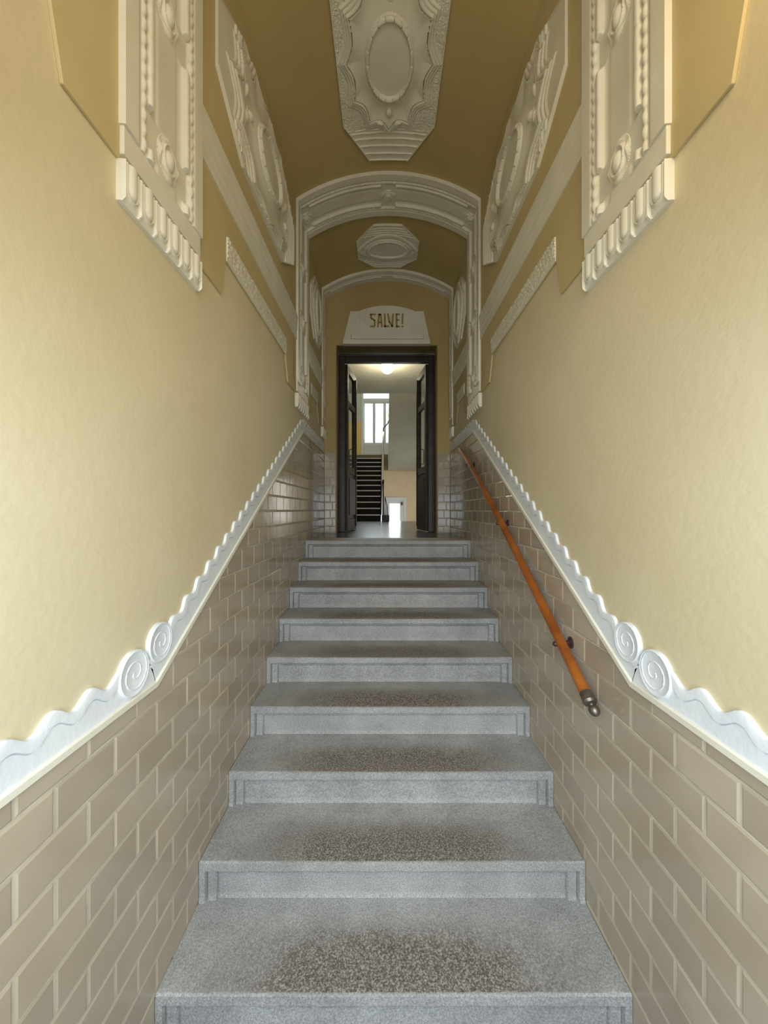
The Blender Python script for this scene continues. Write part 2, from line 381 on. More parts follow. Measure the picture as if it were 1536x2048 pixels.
# ================================================================== WAVE BORDER + BEAD RAIL
def wave_border(nm, xs, n):
    fn = wallmap(xs, n); root = empty('wave_border', (xs, KY, KZ))
    # bead rail along the top of the tiles
    def rail(pts, name):
        prof = [(0, 0), (0, .011), (.003, .014), (.020, .0145), (.023, .012), (.0245, .004), (.027, .004), (.028, 0)]
        rs = []
        for i, p in enumerate(pts):
            a = pts[max(i-1, 0)]; c = pts[min(i+1, len(pts)-1)]
            t1 = Vector((p[0]-a[0], p[1]-a[1])) if i else Vector((c[0]-p[0], c[1]-p[1])); t2 = Vector((c[0]-p[0], c[1]-p[1])) if i < len(pts)-1 else t1
            n1 = Vector((-t1.y, t1.x)).normalized(); n2 = Vector((-t2.y, t2.x)).normalized(); nn = (n1+n2).normalized(); sc = 1/max(.5, nn.dot(n1))
            rs.append([fn(p[0]+nn.x*w*sc, p[1]+nn.y*w*sc, h) for w, h in prof])
        b = MB(); b.rings(rs); return b.build(name, 'stucco', root)
    rail([(-.50, KZ), (KY, KZ), (PY, TZ), (YD-.004, TZ)], 'bead_rail')
    # band
    seg = [(-.50, KZ), (KY, KZ), (PY, TZ), (YD-.004, TZ)]
    L1 = KY+.50; L2 = math.hypot(PY-KY, TZ-KZ); L3 = YD-.004-PY; ang = math.atan(MS)
    ss = np.arange(0, L1+L2+L3, .006)
    def frame(s):
        if s < L1: p = (-.50+s, KZ)
        elif s < L1+L2: p = (KY+(s-L1)*math.cos(ang), KZ+(s-L1)*math.sin(ang))
        else: p = (PY+s-L1-L2, TZ)
        k1 = float(sstep(s, L1-.02, L1+.02)); k2 = float(sstep(s, L1+L2-.10, L1+L2+.10))
        return p, ang*(k1-k2)
    rows = [0.02, 0.03, None]
    prof_w = [(.024, .0), (.024, .0075), ('lip-.0028', .0075), ('lip', .0030), ('lip+.0028', .0105), ('top-.006', .0120), ('top-.002', .0108), ('top', .006), ('top', .0)]
    rs = []
    for s in ss:
        (py, pz), a = frame(s)
        if s < L1: ph = 2*math.pi*(py-.907)/.117; A = .0145; H = .119
        elif s < L1+L2: ph = 2*math.pi*(py-1.677)/.0975; A = .0125; H = .124
        else: ph = 2*math.pi*(py-PY-.05)/.110; A = .0125; H = .124
        w = math.cos(ph)-.18*math.cos(2*ph); top = H+A*w
        ph2 = ph-.35; lip = H-.036+A*(math.cos(ph2)-.18*math.cos(2*ph2))
        if abs(s-L1) < .085: top = min(top, .105)
        nx, nz = -math.sin(a), math.cos(a); tx, tz = math.cos(a), math.sin(a); ring = []
        for wv, h in prof_w:
            if isinstance(wv, str):
                base = lip if wv.startswith('lip') else top; off = float(wv[3:]) if len(wv) > 3 else 0; wv = base+off
                sk = -.010*math.sin(ph)*0.6
            else: sk = 0
            ring.append(fn(py+nx*wv+tx*sk, pz+nz*wv+tz*sk, h))
        rs.append(ring)
    b = MB(); b.rings(rs); o = b.build('wave_band', 'wave', root); smooth_angle(o, 35)
    # two scrolls at the bend
    for (cy, cz, r, flip) in ((1.196, -.506, .071, 1), (1.335, -.456, .068, 1)):
        b = MB(); K = 40
        poly = [(cy+r*math.cos(2*math.pi*i/K), cz+r*math.sin(2*math.pi*i/K)) for i in range(K)]
        inner = [(cy+(r-.004)*math.cos(2*math.pi*i/K), cz+(r-.004)*math.sin(2*math.pi*i/K)) for i in range(K)]
        in2 = [(cy+(r-.009)*math.cos(2*math.pi*i/K), cz+(r-.009)*math.sin(2*math.pi*i/K)) for i in range(K)]
        b.rings([[fn(a, c, .0) for a, c in poly], [fn(a, c, .0120) for a, c in poly], [fn(a, c, .0150) for a, c in inner], [fn(a, c, .0128) for a, c in in2]])
        o = b.build('scroll', 'wave', root); smooth_angle(o, 30)
        b = MB(); T = 60; pts = []
        for i in range(T+1):
            t = i/T; th = 1.9-t*1.85*2*math.pi; rr = (r-.004)*(1-t)**.85*.93+.004
            pts.append(fn(cy+rr*math.cos(th), cz+rr*math.sin(th), .0128))
        b.tube(pts, .0023, 6); o = b.build('scroll_ridge', 'wave', root, True)
    for c in root.children: c.location = (-xs, -KY, -KZ)
    tag(root, 'white wavy stucco border with two scrolls above the %s wall tiles' % nm, 'wall ornament')
for a in SIDES: wave_border(*a)

# ================================================================== STAIRS
YS0, TR, RS = 1.3082, 0.3085, 0.1694
XS0, XS1 = XL+.008, XR-.008
stair = empty('stone_staircase', (XC, YS0, -1.817)); tag(stair, 'straight flight of worn grey granite steps climbing to the landing', 'stairs')
def make_step(i):
    y = YS0+TR*i; z = -1.648+RS*i; zb = z-RS
    wd = XS1-XS0
    # front face heightfield (x, z) -> recess depth
    us = np.unique(np.concatenate([np.linspace(0, .12, 49), np.linspace(.12, wd-.12, 60), np.linspace(wd-.12, wd, 49)]))
    vs = np.unique(np.concatenate([np.linspace(0, .1, 15), np.linspace(.1, .138, 40), np.linspace(.138, RS-.006, 8)]))
    U, V = np.meshgrid(us, vs, indexing='ij')
    e = np.minimum(U, wd-U); t = RS-V
    wob = .0012*np.sin(U*31+i)+.0008*np.sin(U*83+2*i)
    def rec(side, top): return sstep(e, side-.0022, side+.0022)*sstep(t+wob, top-.0022, top+.0022)
    D = .013*rec(.026, .044)+.012*rec(.070, .058)
    def notch(side, top):
        de = np.where(t > top, np.abs(e-side), 9); dt = np.where(e > side, np.abs(t+wob-top), 9)
        return .011*np.exp(-(np.minimum(de*1.0, dt)/.0026)**2)
    D = D+notch(.0265, .0445)+notch(.0705, .0585)
    D = D-.006*np.exp(-((V)/.010)**2)
    nose = .006-np.sqrt(np.maximum(0, .006**2-np.maximum(0, .006-(t))**2)); D = D+nose*(t < .006)
    H = D
    fn = lambda u, v, h: (XS0+u, y+h, zb+v)
    nu, nv = len(us), len(vs)
    X, Y, Z = fn(U, V, H)
    P = list(map(tuple, np.stack([X, Y, Z], -1).reshape(-1, 3))); F = []
    for a in range(nu-1):
        for c in range(nv-1):
            F.append((a*nv+c, (a+1)*nv+c, (a+1)*nv+c+1, a*nv+c+1))
    wear = [0.0]*len(P)
    # tread top grid
    ts = [0.006, .012, .02, .035, .06, .1, .15, .2, .25, .29, TR+.03]; base = len(P); prev = [a*nv+nv-1 for a in range(nu)]
    cx = wd/2+.02
    for ti, tt in enumerate(ts):
        row = []
        for a in range(nu):
            x = us[a]; m = math.exp(-abs((x-cx)/.68)**3); sag = -.0035*m*math.exp(-((tt-.05)/.14)**2)
            chip = -.0022*max(0, math.sin(x*47+i*3)*math.sin(x*19+i))*(1 if tt < .01 else 0)
            P.append((XS0+x, y+tt, z+sag+chip)); row.append(len(P)-1)
            wf = m*(1.0 if .008 < tt < .24 else (.35 if tt <= .008 else .35)); wf *= (1-.55*sstep(tt, .08, .30)); wear.append(float(wf)*1.15)
        for a in range(nu-1): F.append((prev[a], prev[a+1], row[a+1], row[a]))
        prev = row
    # back, sides, bottom
    nb = len(P); P += [(XS0, y+TR+.03, zb), (XS1, y+TR+.03, zb)]; wear += [0, 0]
    F.append(tuple(prev)[::-1]+(nb, nb+1)) ; F.append(tuple(a*nv for a in range(nu))[::-1]+(nb, nb+1))
    lefts = [c for c in range(nv)]+[base+k*nu for k in range(len(ts))]+[nb]; F.append(tuple(lefts))
    rights = [(nu-1)*nv+c for c in range(nv)]+[base+k*nu+nu-1 for k in range(len(ts))]+[nb+1]; F.append(tuple(rights)[::-1])
    o = pymesh('step', P, F, 'stone', stair, False, False); smooth_angle(o, 32)
    at = o.data.attributes.new('wear', 'FLOAT', 'POINT'); at.data.foreach_set('value', wear)
    o.location = (-XC, -YS0, 1.817)
for i in range(9): make_step(i)
# solid core below
b = MB(); pr = [(YS0+.33, -1.81)]
for i in range(1, 9): pr += [(YS0+TR*i+.06, -1.648+RS*i-.18)]
pr += [(4.09, ZF-.18), (4.09, -1.81)]
b.prism(pr, lambda a, c, h: (h, a, c), XS0+.01, XS1-.01); o = b.build('core', 'stone', stair); o.location = (-XC, -YS0, 1.817)

# ================================================================== STUCCO RIBS
def h_strip(t, s):
    """relief across the half-width t of the rib (0 = outer edge), s along it"""
    h = .030*sstep(t, -.001, .003)
    h = h-.009*np.exp(-((t-.0765)/.0035)**2)
    rope = (np.abs(t-.0925) < .0145)
    lobe = np.abs(np.sin(math.pi*s/.048+0*t)); wdt = .0145*(.62+.38*lobe)
    rr = np.sqrt(np.maximum(0, 1-((t-.0925)/wdt)**2)); h = np.where(rope, .0215+.0135*rr*(.45+.55*lobe), h)
    h = np.where((t >= .107) & (t < .112), .020, h)
    # bead bar with little turned beads every 16 cm
    bar = (t >= .112) & (t < .142); q = (t-.127)/.015; ss_ = np.mod(s, .128)
    bead = np.where(ss_ < .036, .0035*np.abs(np.sin(math.pi*ss_/.012)) - .002, .0015)
    h = np.where(bar, .021+(.0145+bead*.8)*np.sqrt(np.maximum(0, 1-np.abs(q)**3)), h)
    h = np.where(t >= .142, .011+.004*np.exp(-((t-.142)/.006)), h)
    h = h+.0065*sstep(t, .176, .186)
    return h
BOSS = [1.24, 1.755, 2.265]
def rib(y0, y1, label, half=False, coarse=False):
    Wd = .482 if not half else .482
    root = empty('stucco_arch', (XC, (y0+y1)/2, ZS)); off = Vector((-XC, -(y0+y1)/2, -ZS))
    ZB = 1.135; hl = ZS-ZB; la = 2*PHI*RV; Ltot = 2*hl+la
    n1 = int(hl/.0065); n2 = int(la/(.0075 if not coarse else .02))
    s_ = np.concatenate([np.linspace(0, hl, n1, endpoint=False), np.linspace(hl, hl+la, n2, endpoint=False), np.linspace(hl+la, Ltot, n1+1)])
    edges = [0, .0015, .003, .005, .02, .04, .06, .07, .073, .0765, .080] + list(np.linspace(.081, .1065, 12))+[.108, .1115, .113] + list(np.linspace(.115, .1415, 9))+[.1435, .147, .152, .165, .175, .178, .181, .184, .187, .2, .22, .241]
    t = np.array(edges); us = np.concatenate([t, .482-t[::-1][1:]]) if not half else t
    U, Sg = np.meshgrid(us, s_, indexing='ij'); T = np.minimum(U, .482-U)
    H = h_strip(T, Sg)
    # interrupted panels around the bosses
    centers = [z-ZB for z in BOSS]+[hl+.03, hl+la/2, hl+la-.03]+[Ltot-(z-ZB) for z in BOSS[::-1]]
    for c in centers:
        d = np.abs(Sg-c); inside = T > .108
        sm = 1-sstep(d, .064, .070)
        H = np.where(inside, H*(1-sm)+.016*sm, H)
    def fn(U, Sg, h):
        # path
        X = np.empty_like(U); Z = np.empty_like(U); Hh = h+.0
        A = Sg < hl; B = (Sg >= hl) & (Sg < hl+la); C = ~A & ~B
        X[A] = XL+Hh[A]; Z[A] = ZB+Sg[A]
        ph = -PHI+(Sg[B]-hl)/RV; X[B] = XC+(RV-Hh[B])*np.sin(ph); Z[B] = ZV+(RV-Hh[B])*np.cos(ph)
        X[C] = XR-Hh[C]; Z[C] = ZB+(Ltot-Sg[C])
        # mitre: keep wall parts below and arch parts inside
        Z = np.where(A | C, np.minimum(Z, ZS-Hh*.74), Z)
        X = np.where(B, np.clip(X, XL+Hh, XR-Hh), X)
        return X, y0+U, Z
    o = field('moulded_band', us, s_, H, fn, 'stucco', root, True, 50); o.location = off
    # bosses: oval egg in a ring with leaf lobes
    def boss_mesh(par, cfn):
        us = np.linspace(-.066, .066, 46); vs = np.linspace(-.076, .076, 52); U, V = np.meshgrid(us, vs, indexing='ij')
        r = np.sqrt((U/.039)**2+(V/.049)**2); th = np.arctan2(V, U)
        h = .018+.022*np.sqrt(np.maximum(0, 1-(r/.72)**2))
        h = h+.012*np.exp(-((r-.95)/.12)**2)
        lob = .5+.5*np.cos(th*4); h = h+.011*lob*np.exp(-((r-1.32)/.17)**2)
        ok = r < 1.62; H = np.where(ok, h, np.nan)
        o = field('boss', us, vs, H, cfn, 'stucco', par, True, 60); o.location = off; return o
    ym = y0+.241
    if not half:
        for nm, xs, n in SIDES:
            for z in BOSS: boss_mesh(root, lambda u, v, h, xs=xs, n=n, z=z: (xs+n*h, ym+u, z+v))
        for a in (-PHI*RV+.05, 0, PHI*RV-.05):
            boss_mesh(root, lambda u, v, h, a=a: vault(a+v, ym+u, h))
    # plain foot plate and tongue frieze on both walls
    for nm, xs, n in SIDES:
        w = .482 if not half else .245
        b = MB(); b.prism([(y0+.006, 1.05), (y0+w-.006, 1.05), (y0+w-.006, 1.136), (y0+.006, 1.136)], wallmap(xs, n), 0, .022)
        o = b.build('foot_plate', 'stucco', root, False, .003); o.location = off
        k = 6 if not half else 3
        for j in range(k):
            tw = .0785; ya = y0+.004+j*tw*1.008
            us = np.linspace(0, tw, 40); vs = np.linspace(0, .122, 44); U, V = np.meshgrid(us, vs, indexing='ij')
            a = (U-tw/2); v = V    # v: 0 bottom .. .122 top
            dd = np.where(v < .048, np.hypot(a, v-.048), np.abs(a))
            h = .020+.010*sstep(np.abs(a), .033, .0385)
            h = h+.014*np.sqrt(np.maximum(0, 1-(dd/.020)**2))
            h = h+.007*np.exp(-((dd-.0255)/.0028)**2)+.004*np.exp(-((dd-.031)/.0022)**2)
            h = h*(1-.35*np.exp(-(v/.007)**2)); h = h*(.35+.65*sstep(U, -.001, .002))*(.35+.65*sstep(tw-U, -.001, .002))
            o = field('tongue', us, vs, h, lambda u, v_, hh, xs=xs, n=n, ya=ya: (xs+n*hh, ya+u, .913+v_), 'stucco', root, True, 50); o.location = off
    tag(root, label, 'arch moulding', 'stucco arches across the vault')
    return root
rib(1.125, 1.607, 'white stucco arch band nearest the viewer, cut off by the top of the picture')
rib(3.372, 3.854, 'white stucco arch in mid passage with beaded edge and round bosses')
rib(4.735, 4.98, 'narrow half arch of white stucco against the end wall above the doorway', half=True)

# ================================================================== CORNICES + STIPPLED STRIPS
def cornice(nm, xs, n, y0, y1, label):
    prof = [(1.500, 0), (1.500, .018), (1.512, .020), (1.517, .015), (1.560, .017), (1.565, .013), (1.572, .019), (1.612, .022), (1.620, .016), (1.628, .023), (1.640, .025), (1.645, .018), (1.653, .025), (1.664, .026), (1.669, .019), (1.678, .026), (1.692, .028), (1.697, .023), (1.712, .024), (1.715, 0)]
    b = MB(); b.rings([[wallmap(xs, n)(y, z, h) for z, h in prof] for y in (y0, y1)])
    o = b.build('stucco_cornice', 'stucco'); tag(o, label, 'cornice')
def strip(nm, xs, n, p, label):
    (ya, yb, z0, z1, sl, sr) = p
    us = np.arange(ya, yb, .0055); vs = np.linspace(z0, z1, 22); U, V = np.meshgrid(us, vs, indexing='ij')
    h = .0135+.0090*rng.rand(*U.shape)*(U > 0)
    h = np.where(V < z0+.018, .014, h)
    f = (V-z0)/(z1-z0); ok = (U > ya+sl*(1-f)) & (U < yb-sr*f); H = np.where(ok, h, np.nan)
    o = field('stippled_strip', us, vs, H, wallmap(xs, n), 'stucco', None, True, 80); tag(o, label, 'wall ornament')
for nm, xs, n in SIDES:
    cornice(nm, xs, n, -.50, 1.124, 'white fluted cornice band on the %s wall before the nearest arch' % nm)
    cornice(nm, xs, n, 1.608, 3.371, 'white fluted cornice band on the %s wall between the two big arches' % nm)
    cornice(nm, xs, n, 3.855, 4.734, 'short fluted cornice band on the %s wall nearest the doorway' % nm)
    strip(nm, xs, n, (1.885, 3.02, 1.226, 1.345, 0, .0), 'stippled white strip on the %s wall below the long cornice band' % nm)
    strip(nm, xs, n, (4.05, 4.44, 1.226, 1.345, 0, .0), 'short stippled strip on the %s wall close to the doorway' % nm)

# ================================================================== MEDALLIONS
kindflag = [False]
def relief_long(Pc, Qc, W2, L2, SH, E2, plain_near=False):
    """long octagon: p along the passage, q across"""
    ap, aq = np.abs(Pc), np.abs(Qc)
    cut = aq-(W2-(np.maximum(0, ap-SH))*(W2-E2)/(L2-SH)); inside = cut <= 0
    h = .0095+.0042*rng.rand(*Pc.shape)
    # reeded ends (gently curved lines)
    pe = ap+.10*Qc**2
    reed = ap > SH+.055
    hr = .0085+0*pe
    for k, l in enumerate([SH+.062, SH+.088, SH+.135, SH+.195, SH+.262, L2-.004]):
        hr = hr+(.0115 if kindflag[0] else .0065)*np.exp(-((pe-l)/(.006 if kindflag[0] else .0035))**2)
    h = np.where(pe > SH+.058, hr, h)
    if kindflag[0]: h = np.where(Pc < -.53, .0125+0*h, h)
    # cartouche with scalloped stepped edge
    A_, B_ = (.50, .335) if kindflag[0] else (.43, .275)
    th = np.arctan2(Qc/B_, Pc/A_); rho = np.sqrt((Pc/A_)**2+(Qc/B_)**2)
    sc = 1.07-.15*np.abs(np.sin(th*6))**.9
    d = (rho/sc-1)*.32      # approx distance in metres outside the field edge
    k_ = np.floor(d/.021); f_ = d/.021-k_
    rid = .0235-.0055*k_+.0055*np.sqrt(np.maximum(0, 1-(2*f_-1)**2))
    h = np.where((d >= 0) & (d < .063), np.maximum(rid, .0105), h)
    fieldh = .013+.016*np.clip(rho/sc, 0, 1)**5
    h = np.where(d < -.004, fieldh, h)
    h = np.where((pe > SH+.058) & ((Pc > 0) | (not kindflag[0])), hr, h)
    # oval with bead ring
    ro = np.sqrt((Pc/.245)**2+(Qc/.163)**2); dr = (ro-1)*.19; tho = np.arctan2(Qc/.163, Pc/.245)
    beadm = np.abs(np.cos(tho*9)); b2 = 1-.65*(beadm < .17)
    mound = .016*np.exp(-(np.maximum(0, dr)/.05)**2)
    h = h+np.where(d < .0, mound, 0)
    h = np.where(np.abs(dr+.014) < .012, .036+.010*b2*np.sqrt(np.maximum(0, 1-((dr+.014)/.012)**2)), h)
    h = np.where(np.abs(dr) < .0035, .038, h)
    h = np.where(dr < -.026, .027+.010*(1-np.clip(ro, 0, 1)**2), h)
    for sg in (-1, 1):
        re = np.sqrt(((Pc-sg*.335)/.030)**2+(Qc/.023)**2)
        h = h+.016*np.sqrt(np.maximum(0, 1-re**2))+.004*np.exp(-((re-1.25)/.14)**2)
        # little side lobes near the ends
        for sq in (-1, 1):
            re = np.sqrt(((Pc-sg*.405)/.022)**2+((Qc-sq*.07)/.03)**2); h = h+.010*np.sqrt(np.maximum(0, 1-re**2))
    h = np.where(-cut < .006, .016, h)
    return np.where(inside, h, np.nan)
def relief_short(Pc, Qc, W2, L2, SH, E2):
    ap, aq = np.abs(Pc), np.abs(Qc)
    cut = aq-(W2-(np.maximum(0, ap-SH))*(W2-E2)/(L2-SH)); inside = cut <= 0
    h = .0105+.002*rng.rand(*Pc.shape)
    pe = ap+.22*Qc**2
    hr = .009+0*pe
    for l in [.205, .235, .268, .300, L2-.003]: hr = hr+.006*np.exp(-((pe-l)/.0035)**2)
    h = np.where(pe > .2, hr, h)
    rho = ap/.20+(aq/.345)**2
    d = (rho-1)*.17
    h = np.where(d < .012, .022, h); h = np.where(d < -.004, .015+.010*np.clip(rho, 0, 1)**3, h)
    ro = np.sqrt((Pc/.142)**2+(Qc/.245)**2); dr = (ro-1)*.17
    h = np.where(dr < .02, .020+.010*np.exp(-((dr-.008)/.006)**2), h)
    tho = np.arctan2(Qc/.245, Pc/.142); b2 = 1-.6*(np.abs(np.cos(tho*10)) < .2)
    h = np.where(np.abs(dr+.012) < .010, .030+.008*b2*np.sqrt(np.maximum(0, 1-((dr+.012)/.010)**2)), h)
    h = np.where(dr < -.022, .023+.008*(1-np.clip(ro, 0, 1)**2), h)
    h = np.where(-cut < .005, .015, h)
    return np.where(inside, h, np.nan)
def medallion(kind, fnmap, yc, qc, W2, L2, SH, E2, label, step=.0048, grp='oval stucco medallions'):
    us = np.linspace(-L2, L2, int(2*L2/step)+1); us = np.unique(np.concatenate([us, [-SH, SH, -L2+.004, L2-.004]])); ts = np.linspace(-1, 1, int(2*W2/step)+1); ts = np.unique(np.concatenate([ts, [-.985, .985]]))
    U, T = np.meshgrid(us, ts, indexing='ij'); wl = W2-np.maximum(0, np.abs(U)-SH)*(W2-E2)/(L2-SH); V = T*wl
    H = (relief_long if kind == 'long' else relief_short)(U, V*.9999, W2, L2, SH, E2); H = np.where(np.isnan(H), .012, H)
    o = field('stucco_medallion', us, ts, H, lambda a, t, h: fnmap(a, t*(W2-np.maximum(0, np.abs(a)-SH)*(W2-E2)/(L2-SH)), h), 'stucco', None, True, 50); tag(o, label, 'medallion', grp); return o
medallion('long', lambda u, v, h: vault(v, 2.515+u, h*1.5), 2.515, 0, .356, .735, .41, .163, 'long octagonal ceiling medallion with beaded oval, above the lower stairs', .0042)
medallion('short', lambda u, v, h: vault(v, 4.335+u, h*1.5), 4.335, 0, .350, .345, .135, .15, 'small wide octagonal ceiling medallion behind the middle arch', .0045)
kindflag[0] = True
for nm, xs, n in SIDES:
    medallion('long', lambda u, v, h, xs=xs, n=n: (xs+n*(h*1.45+.005), 2.49+u, 2.21+v), 2.49, 2.21, .345, .722, .40, .165, 'long octagonal medallion with beaded oval high on the %s wall' % nm, .0042)
    medallion('short', lambda u, v, h, xs=xs, n=n: (xs+n*(h*1.4+.006), 4.32+u, 2.21+v), 4.32, 2.21, .34, .34, .135, .15, 'small upright oval medallion on the %s wall behind the middle arch' % nm, .0055)

# ================================================================== SALVE PLAQUE
root = empty('greeting_plaque', (XC-.01, YD, 2.15)); off = (-(XC-.01), -YD, -2.15)
def px(x, y): return ((x-770)*YD/769, (1021-y)*YD/769)
bk = lambda a, c, h: (a, YD-h, c)
pts = [px(687, 681), px(701, 624), px(718, 624)]
for i in range(13):
    t = i/12; pts.append(px(718+112*t, 624-11.5*math.sin(math.pi*t)**.8))
pts += [px(847, 624), px(859, 681), px(847, 681), px(847, 671.5), px(702, 671.5), px(702, 681)]
b = MB(); b.prism([px(688, 691), px(701, 626), px(847, 626), px(858, 691)], bk, 0, .004); o = b.build('backing', 'stucco', root); o.location = off
b = MB(); b.prism(pts, bk, 0, .022); o = b.build('panel', 'stucco', root, False, .003); o.location = off
a0 = px(687, 692.5); a1 = px(859, 683.2); b = MB(); b.box(a0[0], a1[0], YD-.075, YD, a0[1], a1[1]); o = b.build('shelf', 'stucco', root, False, .004); o.location = off
a0 = px(703.5, 681.2); a1 = px(845.5, 673.2); b = MB(); b.box(a0[0], a1[0], YD-.055, YD, a0[1], a1[1]); o = b.build('ledge', 'stucco', root, False, .003); o.location = off
def zp(x, y): return px(660+x/6.982, 590+y/6.982)     # coordinates of the 7x enlargement
for cx in (455, 1132):
    b = MB(); f = []
    out = [(cx-34, 415), (cx-34, 320)]+[(cx-34*math.cos(math.pi*i/8), 320-30*math.sin(math.pi*i/8)) for i in range(1, 8)]+[(cx+34, 320), (cx+34, 415)]
    p3 = [(zp(x, y)[0], YD-.024, zp(x, y)[1]) for x, y in out]; b.tube(p3, .0035, 6)
    p0 = zp(cx-24, 335); p1 = zp(cx+24, 318); b.box(p0[0], p1[0], YD-.028, YD-.02, zp(cx, 360)[1], zp(cx, 318)[1])
    o = b.build('niche_relief', 'stucco', root); o.location = off
def stroke(segs, name):
    b = MB()
    for (x0, y0, x1, y1, w) in segs:
        p, q = Vector(zp(x0, y0)), Vector(zp(x1, y1)); d = (q-p).normalized(); nn = Vector((-d.y, d.x))*w/2/6.982*YD/769
        b.prism([tuple(p+nn), tuple(p-nn), tuple(q-nn), tuple(q+nn)], bk, .0215, .0245)
    o = b.build(name, 'lettering', root); o.location = off
stroke([(555, 283, 640, 283, 24), (574, 283, 574, 345, 24), (574, 340, 600, 350, 22), (596, 345, 626, 372, 24), (624, 360, 626, 445, 27), (630, 450, 560, 450, 24)], 'letter_s')
stroke([(686, 275, 668, 462, 27), (706, 275, 726, 462, 27), (682, 285, 712, 285, 22), (676, 395, 718, 395, 20)], 'letter_a')
stroke([(764, 272, 768, 462, 27), (758, 450, 828, 450, 24)], 'letter_l')
stroke([(808, 272, 830, 400, 26), (880, 272, 868, 462, 26), (828, 380, 868, 455, 24)], 'letter_v')
stroke([(926, 272, 930, 465, 27), (926, 284, 975, 284, 22), (928, 362, 970, 362, 20), (928, 452, 978, 452, 24)], 'letter_e')
stroke([(1015, 272, 1008, 420, 26), (1010, 438, 1010, 464, 24)], 'exclamation_mark')
tag(root, 'white plaque reading SALVE! above the inner doorway', 'sign')

# ================================================================== HANDRAIL
hr = empty('wooden_handrail', (XR, 2.5, -.2)); off = (-XR, -2.5, .2)
HX = XR-.054
HP = np.array([(1.40, -.797), (1.495, -.741), (1.736, -.6006), (2.143, -.3595), (2.729, -.026), (3.35, .302), (4.086, .6535)])
HC_ = np.polyfit(HP[:, 0], HP[:, 1], 3)
def hp(y, dz=0): return (HX, y, float(np.polyval(HC_, y))+dz)
def hdir(y): return (Vector(hp(y+.01))-Vector(hp(y-.01))).normalized()
b = MB(); rs = []
for y in np.linspace(1.52, 4.086, 30):
    c = Vector(hp(y)); d = hdir(y); upv = Vector((1, 0, 0)).cross(d)
    rs.append([tuple(c+Vector((1, 0, 0))*.0232*math.cos(2*math.pi*j/20)+upv*.0232*math.sin(2*math.pi*j/20)) for j in range(20)])
b.rings(rs); o = b.build('rail', 'wood', hr); smooth_angle(o, 50); o.location = off
def lathe_along(prof, start, d, name, m, k=20):
    start = Vector(start); d = Vector(d).normalized(); u = d.cross(Vector((1, 0, 0))).normalized() if abs(d.x) < .9 else Vector((0, 0, 1)); w = d.cross(u).normalized()
    rs = [[tuple(start+d*t+(u*math.cos(2*math.pi*j/k)+w*math.sin(2*math.pi*j/k))*max(r, .0004)) for j in range(k)] for t, r in prof]
    b = MB(); b.rings(rs); o = b.build(name, m, hr); smooth_angle(o, 40); o.location = off; return o
dirv = hdir(1.53)
lathe_along([(-.004, .0245), (0, .0255), (.026, .0255), (.028, .0275), (.033, .0285), (.037, .0265), (.039, .0235), (.043, .022), (.047, .012), (.052, .009), (.058, .009)], hp(1.522), -dirv, 'ferrule', 'pewter')
lathe_along([(.056, .009), (.057, .0165), (.060, .0195), (.067, .0208), (.076, .0195), (.083, .0155), (.088, .010), (.091, .005), (.092, .001)], hp(1.522), -dirv, 'finial', 'pewter')
for y in (1.743, 2.636, 3.63):
    r0 = hp(y); br = empty('bracket', (0, 0, 0)); br.parent = hr
    zb = r0[2]-.004
    def bl(prof, start, d, name):
        o = lathe_along(prof, start, d, name, 'iron'); o.parent = br; return o
    bl([(.001, .026), (.004, .026), (.007, .023), (.010, .013), (.014, .008), (.05, .0075)], (XR-.0062, y, zb), (-1, 0, 0), 'wall_plate')
    bl([(0, .008), (.002, .0115), (.009, .0125), (.013, .010), (.016, .004)], (HX-.019, y, zb-.006), (-1, 0, 0), 'knob')
tag(hr, 'varnished brown wooden handrail on iron brackets along the right wall', 'handrail')

